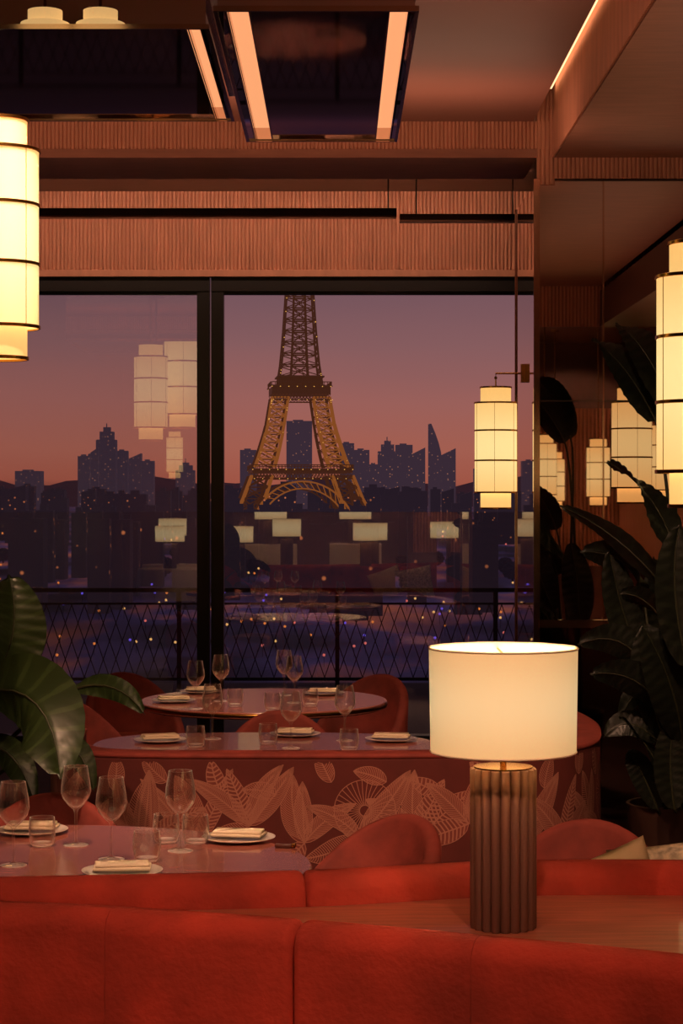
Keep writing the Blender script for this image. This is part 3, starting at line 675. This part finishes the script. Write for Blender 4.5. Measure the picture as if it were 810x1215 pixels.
# ================================================================ OUTSIDE
sbox('terrace_floor',M['terrace'],-6,6,8.72*K,12.4*K,-.25,-.05)
rl=thing('terrace_railing','dark lattice balustrade along the terrace outside the window','railing',(0,12*K,-.05))
MB().box(-6,6,-.03,.03,.92,.96).build('top_rail',M['rail'],rl); MB().box(-6,6,-.02,.02,.08,.11).build('lower_rail',M['rail'],rl); MB().box(-6,6,-.012,.012,.80,.82).build('upper_rail',M['rail'],rl)
m=MB()
for i in range(100):
    x=-6+i*.12; m.bar((x,0,.11),(x+.24,0,.80),.008); m.bar((x+.24,0,.11),(x,0,.80),.008)
m.build('lattice',M['rail'],rl)
for i in range(9): MB().box(-6+i*1.5-.02,-6+i*1.5+.02,-.025,.025,0,.93).build('post',M['rail'],rl)
GZ=H-41
MB().box(-3000,3000,240,10000,GZ-1,GZ).build('ground_city',M['ground'])['kind']='structure'
m=MB(); vs=[];n=80
for i in range(n+1):
    x=-3000+6000*i/n; zt=72+14*math.sin(i*.5)+8*math.sin(i*1.3+1)+5*math.sin(i*2.9); vs+=[(x,5600*K,GZ),(x,5600*K,H+zt)]
m.add(vs,[(2*i,2*i+2,2*i+3,2*i+1) for i in range(n)]); m.build('distant_hills',M['hill'])['kind']='structure'
occ=[]
def free(x,y,r):
    for (a,b_,c_) in occ:
        if (a-x)**2+(b_-y)**2<(r+c_)**2: return False
    occ.append((x,y,r)); return True
TD=893.0*K; TX=(355-CX)*TD/F; tw=thing('lattice_tower','floodlit wrought iron lattice tower rising above the city beyond the window','tower',(TX,TD,GZ),R(5))
occ.append((TX,TD,95))
def interp(tab,z):
    for (a,b_),(c_,d_) in zip(tab,tab[1:]):
        if z<=c_: t=(z-a)/(c_-a); return b_+(d_-b_)*t
    return tab[-1][1]
HO=[(0,62),(20,51),(40,41),(57,34.5),(70,29.5),(90,23.5),(115,19.5)]
HI=[(0,37),(20,32),(40,26),(57,20.5),(70,16.5),(90,12),(115,8)]
def lattice(mb,corners,zs,w,cm=0,bmi=0,cw=2.0):
    for z0,z1 in zip(zs,zs[1:]):
        c0=corners(z0); c1=corners(z1)
        for k in range(4):
            a,b_,c_,d_=c0[k],c0[(k+1)%4],c1[k],c1[(k+1)%4]
            mb.bar(a,c_,w*cw,mi=cm); mb.bar(a,d_,w,mi=bmi); mb.bar(b_,c_,w,mi=bmi); mb.bar(c_,d_,w,mi=bmi)
rg=random.Random(5)
for sx in (-1,1):
    for sy in (-1,1):
        def cor(z,sx=sx,sy=sy):
            o_=interp(HO,z); i_=interp(HI,z); return [(sx*i_,sy*i_,z),(sx*o_,sy*i_,z),(sx*o_,sy*o_,z),(sx*i_,sy*o_,z)]
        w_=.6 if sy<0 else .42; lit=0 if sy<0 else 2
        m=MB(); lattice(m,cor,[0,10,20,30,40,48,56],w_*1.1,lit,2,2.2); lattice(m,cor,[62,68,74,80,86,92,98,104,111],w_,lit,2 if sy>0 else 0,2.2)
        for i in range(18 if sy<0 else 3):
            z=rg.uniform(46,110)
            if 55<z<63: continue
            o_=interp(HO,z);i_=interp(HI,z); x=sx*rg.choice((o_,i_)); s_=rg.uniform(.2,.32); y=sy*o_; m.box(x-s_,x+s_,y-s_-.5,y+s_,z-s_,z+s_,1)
        m.build('leg',[M['ironglow'],M['bulb'],M['iron']],tw)
UP=[(118,15.5),(135,13.0),(155,11.2),(180,9.6),(220,7),(276,4)]
m=MB()
def cu(z): w_=interp(UP,z); return [(-w_,-w_,z),(w_,-w_,z),(w_,w_,z),(-w_,w_,z)]
zs=[118+i*8 for i in range(20)]; lattice(m,cu,zs,.62)
def cu2(z): w_=interp(UP,z)*.42; return [(-w_,-w_,z),(w_,-w_,z),(w_,w_,z),(-w_,w_,z)]
lattice(m,cu2,zs,.5)
for i in range(14):
    z=rg.uniform(120,190); o_=interp(UP,z); x=rg.choice((-o_,o_)); s_=.28; m.box(x-s_,x+s_,-o_-.9,-o_,z-s_,z+s_,1)
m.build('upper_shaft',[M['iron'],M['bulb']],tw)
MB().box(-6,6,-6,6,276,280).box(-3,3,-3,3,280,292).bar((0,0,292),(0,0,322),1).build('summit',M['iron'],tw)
def plat(name,z,hw,hh,inn,mt):
    m=MB(); 
    for q0,q1,r0,r1 in ((-hw,hw,-hw,-inn),(-hw,hw,inn,hw),(-hw,-inn,-inn,inn),(inn,hw,-inn,inn)): m.box(q0,q1,r0,r1,z,z+hh)
    m.box(-hw-1.2,hw+1.2,-hw-1.2,-hw,z+hh,z+hh+.8); m.box(-hw-1.2,hw+1.2,hw,hw+1.2,z+hh,z+hh+.8)
    k=int(hw*2/2.2)
    for i in range(k+1):
        x=-hw+i*2*hw/k
        for s_ in (-1,1): m.bar((x,s_*(hw+.6),z+hh+.8),(x,s_*(hw+.6),z+hh+3.4),.4); m.bar((s_*(hw+.6),x,z+hh+.8),(s_*(hw+.6),x,z+hh+3.4),.4)
    for s_ in (-1,1): m.bar((-hw,s_*(hw+.6),z+hh+3.4),(hw,s_*(hw+.6),z+hh+3.4),.6); m.bar((s_*(hw+.6),-hw,z+hh+3.4),(s_*(hw+.6),hw,z+hh+3.4),.6)
    for i in range(k*1):
        x=-hw+(i+.5)*2*hw/k
        for s_ in (-1,1): m.bar((x-1.1,s_*hw,z-4),(x+1.1,s_*hw,z),.4); m.bar((x+1.1,s_*hw,z-4),(x-1.1,s_*hw,z),.4)
    for s_ in (-1,1): m.bar((-hw,s_*hw,z-4),(hw,s_*hw,z-4),.8); m.bar((s_*hw,-hw,z-4),(s_*hw,hw,z-4),.8)
    k=int(hw*2/5.5)
    for i in range(k+1):
        x=-hw+i*2*hw/k
        for s_ in (-1,1):
            m.box(x-.3,x+.3,s_*(hw+1.3)-.4,s_*(hw+1.3)+.4,z+hh-.1,z+hh+.4,1)
            m.box(x+.9,x+1.4,s_*(hw+.3)-.4,s_*(hw+.3)+.4,z-4.4,z-3.9,1)
    m.build(name,[mt,M['bulb']],tw)
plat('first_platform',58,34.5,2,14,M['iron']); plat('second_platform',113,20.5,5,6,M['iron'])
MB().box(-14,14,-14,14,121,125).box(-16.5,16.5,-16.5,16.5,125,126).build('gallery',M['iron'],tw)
for s_ in (-1,1):
    for ax in (0,1):
        m=MB(); pr=None;pr2=None
        for k in range(25):
            a=PI*k/24; x=-36*math.cos(a); z=14+38*math.sin(a); x2=-32*math.cos(a); z2=12+35*math.sin(a); yy=s_*(interp(HO,z)-1)
            q=(x,yy,z) if ax==0 else (yy,x,z); q2=(x2,yy,z2) if ax==0 else (yy,x2,z2)
            if pr: m.bar(pr,q,1.1); m.bar(pr2,q2,.9); m.bar(pr,q2,.6)
            pr=q;pr2=q2
        m.build('arch',M['ironglow'] if s_<0 and ax==0 else M['iron'],tw)
def bld(x0,x1,yt,d,style,lab,mt='bld',chk=False):
    a=W(x0,yt,d); b_=W(x1,yt,d); cx=(a.x+b_.x)/2; w=(b_.x-a.x)/2; top=a.z-GZ; m=MB()
    if chk and not free(cx,d*K,w*1.42): return None
    if style=='flat': m.box(-w,w,-w,w,0,top).box(-w*.5,w*.3,-w*.4,w*.4,top,top+3)
    if style=='step': m.box(-w,w,-w,w,0,top*.86).box(-w*.65,w*.75,-w*.7,w*.7,top*.86,top*.95).box(-w*.3,w*.4,-w*.5,w*.5,top*.95,top).bar((0,0,top),(0,0,top+8),2)
    if style=='slant':
        vs=[(-w,-w,0),(w,-w,0),(w,w,0),(-w,w,0),(-w,-w,top*.9),(w,-w,top),(w,w,top),(-w,w,top*.9)]; m.add(vs,[(0,1,5,4),(1,2,6,5),(2,3,7,6),(3,0,4,7),(4,5,6,7)])
    if style=='tip':
        N=10; vs=[]
        for i in range(N+1):
            t=i/N; z=top*t; l_=-w; r_=w*(1-max(0,(t-.6)/.4)**1.6*1.6); vs+=[(l_,-w,z),(r_,-w,z),(r_,w,z),(l_,w,z)]
        m.add(vs,[(4*i+k,4*i+(k+1)%4,4*i+4+(k+1)%4,4*i+4+k) for i in range(N) for k in range(4)]+[(4*N,4*N+1,4*N+2,4*N+3)])
    o_=m.build('skyscraper' if mt=='bld' else 'city_block',M[mt],loc=(cx,d*K,GZ)); tag(o_,lab,'building',None); return o_
SK=[(93,107,541,'flat','low tower at the far left end of the left skyline cluster'),(105,117,531,'slant','slant topped tower left of the tallest in the left cluster'),(115,138,507,'step','tallest stepped tower of the left skyline cluster'),
(138,152,535,'flat','flat tower right of the tallest in the left cluster'),(151,168,538,'slant','broad slanted tower in the left cluster'),(168,183,547,'flat','last low tower at right of the left cluster'),(209,231,549,'step','lone stepped block beside the window mullion'),
(285,304,534,'flat','flat topped tower just left of the lattice tower'),(340,370,500,'flat','broad flat skyscraper framed between the lattice tower legs'),(403,420,526,'flat','flat tower just right of the lattice tower'),(419,438,534,'flat','second flat tower right of the lattice tower'),
(437,449,551,'flat','low block in the gap of the right skyline'),(448,470,523,'step','stepped tower starting the right skyline cluster'),(469,489,528,'flat','flat tower in the middle of the right skyline cluster'),(488,504,531,'slant','slanted tower left of the pointed skyscraper'),
(508,524,503,'tip','pointed skyscraper with curved flank in the right skyline'),(523,540,532,'slant','slanted tower right of the pointed skyscraper'),(562,590,556,'flat','low block behind the bracketed lantern'),(20,50,559,'flat','low wide block at left edge of the view')]
for i,(a,b_,c_,s_,lab) in enumerate(SK): bld(a,b_,c_,2500+60*(i%5),s_,lab)
rg=random.Random(11); n=0
x=228
while x<490:
    w_=rg.uniform(11,24); yt=rg.uniform(594,606) if 262<x<440 else rg.uniform(583,598)
    o_=bld(x,x+w_,yt,rg.choice([700,735]),'flat','dark low rooftop block in the city below','bld2'); o_['group']='near city blocks'
    occ.append((o_.location.x,o_.location.y,w_*.5*.48*1.42)); x+=w_+.4
for i in range(500):
    x=rg.uniform(-20,640); d_=rg.uniform(950,2200); wpx=rg.uniform(14,30)*1300/d_; yt=590+rg.uniform(-15,2)*(1100/d_)**.3
    o_=bld(x,x+wpx,yt,d_,rg.choice(['flat','flat','slant']),'low dark city block under the skyline','bld2',True)
    if o_: o_['group']='low city blocks'; n+=1
    if n>70: break
n=0
for i in range(500):
    x=rg.uniform(-20,640); d_=rg.uniform(420,660); wpx=rg.uniform(16,34)*600/d_; yt=rg.uniform(604,618)+max(0,(600-d_)*.06)
    o_=bld(x,x+wpx,yt,d_,'flat','dark low rooftop block in the city below','bld2',True)
    if o_: o_['group']='near city blocks'; n+=1
    if n>30: break
def tree():
    r=thing('tree','dark tree in the gardens below the tower','tree',(0,0,0),0,'night trees below')
    bm=bmesh.new(); bmesh.ops.create_icosphere(bm,subdivisions=4,radius=1)
    for v in bm.verts:
        k=1+.14*math.sin(v.co.x*6+2)*math.sin(v.co.y*5)*math.cos(v.co.z*5)+.09*math.sin(v.co.x*14)*math.cos(v.co.z*15+v.co.y*9)+.06*math.sin(v.co.x*31+v.co.y*27)*math.sin(v.co.z*33); v.co=Vector((v.co.x*7*k,v.co.y*7*k,v.co.z*6*k+8))
    me=bpy.data.meshes.new('crown'); bm.to_mesh(me); bm.free(); me.materials.append(M['tree']); o_=bpy.data.objects.new('crown',me); COL.objects.link(o_); o_.parent=r
    MB().tube([(0,0,0),(0,0,5)],[.7,.4],8).build('trunk',M['trunk'],r); return r
t0=None; n=0
for i in range(600):
    d_=rg.uniform(520,900); x=rg.uniform(-30,640); s_=rg.uniform(.5,.9); X=(x-CX)*d_*K/F
    if not free(X,d_*K,9.5*s_): continue
    if t0 is None: t0=tree(); t0.location=(X,d_*K,GZ); t0.scale=(s_,s_,s_)
    else: dup(t0,(X,d_*K,GZ),rg.uniform(0,6),scale=(s_,s_,s_))
    n+=1
    if n>34: break
protos={}
for k in ('lw','lp','lb','lo'):
    m=MB(); m.tube([(0,0,0),(0,0,7.6)],.15,6); m.lathe([(0,7),(.7,7.3),(1.0,8),(.7,8.7),(0,9)],10,mi=1)
    protos[k]=m.build('street_lamp',[M['rail'],M[k]],smooth=True)
nm={'lw':'warm white','lp':'pink','lb':'violet blue','lo':'orange'}
first={k:True for k in protos}; n=0
for i in range(1400):
    k=rg.choice(['lw','lw','lo','lo','lp','lb']); d_=rg.choice([rg.uniform(300,500),rg.uniform(500,1300),rg.uniform(700,1300)]); x=rg.uniform(-20,630); X=(x-CX)*d_*K/F
    if not free(X,d_*K,2.5): continue
    if first[k]: o_=protos[k]; first[k]=False
    else: o_=protos[k].copy(); COL.objects.link(o_)
    s_=d_/1500+.15; o_.scale=(s_,s_,s_) ; o_.location=(X,d_*K,GZ)
    tag(o_,nm[k]+' street lamp glowing in the city below','street lamp',nm[k]+' street lamps')
    n+=1
    if n>230: break
# ================================================================ LIGHTS
def light(kind,name,loc,energy,col,size=.02,rot=None,target=None,**kw):
    l=bpy.data.lights.new(name,kind); l.energy=energy; l.color=col
    if kind=='AREA':
        l.size=size
        if 'sy' in kw: l.shape='RECTANGLE'; l.size_y=kw['sy']
    else: l.shadow_soft_size=size
    if kind=='SPOT': l.spot_size=R(kw.get('ang',70)); l.spot_blend=.9
    o_=bpy.data.objects.new(name,l); COL.objects.link(o_); o_.location=loc
    if rot: o_.rotation_euler=rot
    if target is not None: o_.rotation_euler=(Vector(target)-Vector(loc)).to_track_quat('-Z','Y').to_euler()
    return o_
WARM=(1,.58,.36); RED=(1,.50,.30)
light('POINT','lamp_bulb_light',(LAMP[0],LAMP[1],1.42),6,(1,.68,.38),.03)
light('SPOT','unseen_spot',(-.75,5.2,3.65),175,WARM,target=(-.8,5.8,.75),ang=45)
light('SPOT','unseen_spot',(-.3,7.2,3.65),170,WARM,target=(-.3,8.6,.75),ang=45)
light('SPOT','unseen_spot',(-.3,9.2,3.65),170,WARM,target=(-.35,10.2,.75),ang=45)
light('SPOT','unseen_spot',(-.9,1.6,3.65),185,RED,target=(-.6,4.3,.95),ang=52)  # unseen spots added to brighten the red booth backs
light('SPOT','unseen_spot',(.7,1.4,3.65),185,RED,target=(.6,4.3,.95),ang=52)
light('SPOT','unseen_spot',(-.6,4.6,3.65),250,RED,target=(-.5,7.6,.6),ang=50)  # slanted spots added to light the patterned booth front
light('SPOT','unseen_spot',(.6,4.6,3.65),260,RED,target=(.8,7.6,.7),ang=50)
light('SPOT','unseen_spot',(.4,5.5,3.65),130,WARM,target=(1.5,8.6,1.4),ang=50)  # added spot brightening the right-hand plant, no fixture
light('SPOT','unseen_spot',(-.6,5.0,3.65),90,WARM,target=(-1.25,6.8,1.2),ang=40)  # added spot brightening the left plant, no fixture
for x in (-1.8,0,1.8,3.0): light('SPOT','unseen_spot',(x,-3.2,3.65),150,WARM,target=(x,-4.6,1.8),ang=90)  # unseen spots added to lift the back wall for reflections
for y in (-2.4,0,2.4): light('SPOT','unseen_spot',(2.6,y,3.65),95,WARM,target=(3.6,y,1.8),ang=90)  # spots added to brighten the right wall seen in the mirror
for x,y in ((-1.4,-1.2),(.5,-1.35),(-.75,-2.6),(-1.0,-3.5),(.3,-3.6)): light('SPOT','unseen_spot',(x,y+.9,3.65),220,WARM,target=(x,y,.8),ang=40)  # spots added so the rear tables show in the window
light('AREA','recess_wash',(-.9,12.7,3.79),17,(1,.57,.38),4.2,target=(-.9,WY,3.35),sy=.05)
light('AREA','added_ceiling_fill',(-1.0,9.7,3.25),17,(1,.55,.36),4.0,(R(180),0,0),sy=.5)  # fill light added under the far ceiling, no fixture there
light('AREA','added_ceiling_fill',(.65,6.0,2.95),8,(1,.55,.36),.5,(R(180),0,0),sy=4.5)  # second added fill, lifts the nearer ceiling
light('AREA','added_soffit_fill',(1.9,7.6,2.8),6,(1,.55,.36),.8,(R(180),0,0),sy=4.5)  # added fill brightening the right soffit, no real lamp
light('AREA','added_rear_fill',(.5,-1.5,2.9),22,(1,.55,.36),4.0,(R(180),0,0),sy=3)  # added fill for the ceiling behind the camera
light('AREA','cove_wash',(1.075,4.5*K,3.98),14,(1,.6,.36),.06,None,sy=3.6*K)
# ================================================================ WORLD
w=bpy.data.worlds.new('dusk'); sc.world=w; w.use_nodes=True; nt=w.node_tree; N=nt.nodes; L=nt.links
bg=N['Background']; tc=N.new('ShaderNodeTexCoord'); sp=N.new('ShaderNodeSeparateXYZ'); L.new(tc.outputs['Generated'],sp.inputs[0])
mr=N.new('ShaderNodeMapRange'); mr.inputs['From Min'].default_value=-.05/K; mr.inputs['From Max'].default_value=.25/K; L.new(sp.outputs['Z'],mr.inputs['Value'])
nz=N.new('ShaderNodeTexNoise'); mp=N.new('ShaderNodeMapping'); mp.inputs['Scale'].default_value=(3,3,24); L.new(tc.outputs['Generated'],mp.inputs[0]); L.new(mp.outputs[0],nz.inputs['Vector']); nz.inputs['Scale'].default_value=1.5
ad=N.new('ShaderNodeMath'); ad.operation='MULTIPLY_ADD'; ad.inputs[1].default_value=.09; L.new(nz.outputs[0],ad.inputs[0])
sb=N.new('ShaderNodeMath'); sb.operation='SUBTRACT'; sb.inputs[1].default_value=.045; L.new(mr.outputs[0],sb.inputs[0]); L.new(sb.outputs[0],ad.inputs[2])
cr=N.new('ShaderNodeValToRGB'); L.new(ad.outputs[0],cr.inputs[0]); E=cr.color_ramp.elements
E[0].position=0; E[0].color=lin((30,20,28)); E[1].position=1; E[1].color=lin((84,64,76))
for pos,c_ in ((.15,(44,28,36)),(.2,(158,84,68)),(.3,(162,94,80)),(.42,(154,96,90)),(.58,(134,92,94)),(.72,(116,84,92))):
    e_=E.new(pos); e_.color=lin(c_)
L.new(cr.outputs[0],bg.inputs['Color']); bg.inputs['Strength'].default_value=1.0
# ================================================================ CAMERA
cam=bpy.data.cameras.new('camera'); co=bpy.data.objects.new('camera',cam); COL.objects.link(co); co.location=(0,0,H); co.rotation_euler=(R(90),0,0)
cam.sensor_width=36; cam.lens=F/1215*36; cam.shift_x=5/1215; cam.shift_y=-17.5/1215; cam.clip_end=20000; cam.clip_start=.05
sc.camera=co
sc.view_settings.view_transform='Standard'; sc.view_settings.look='None'
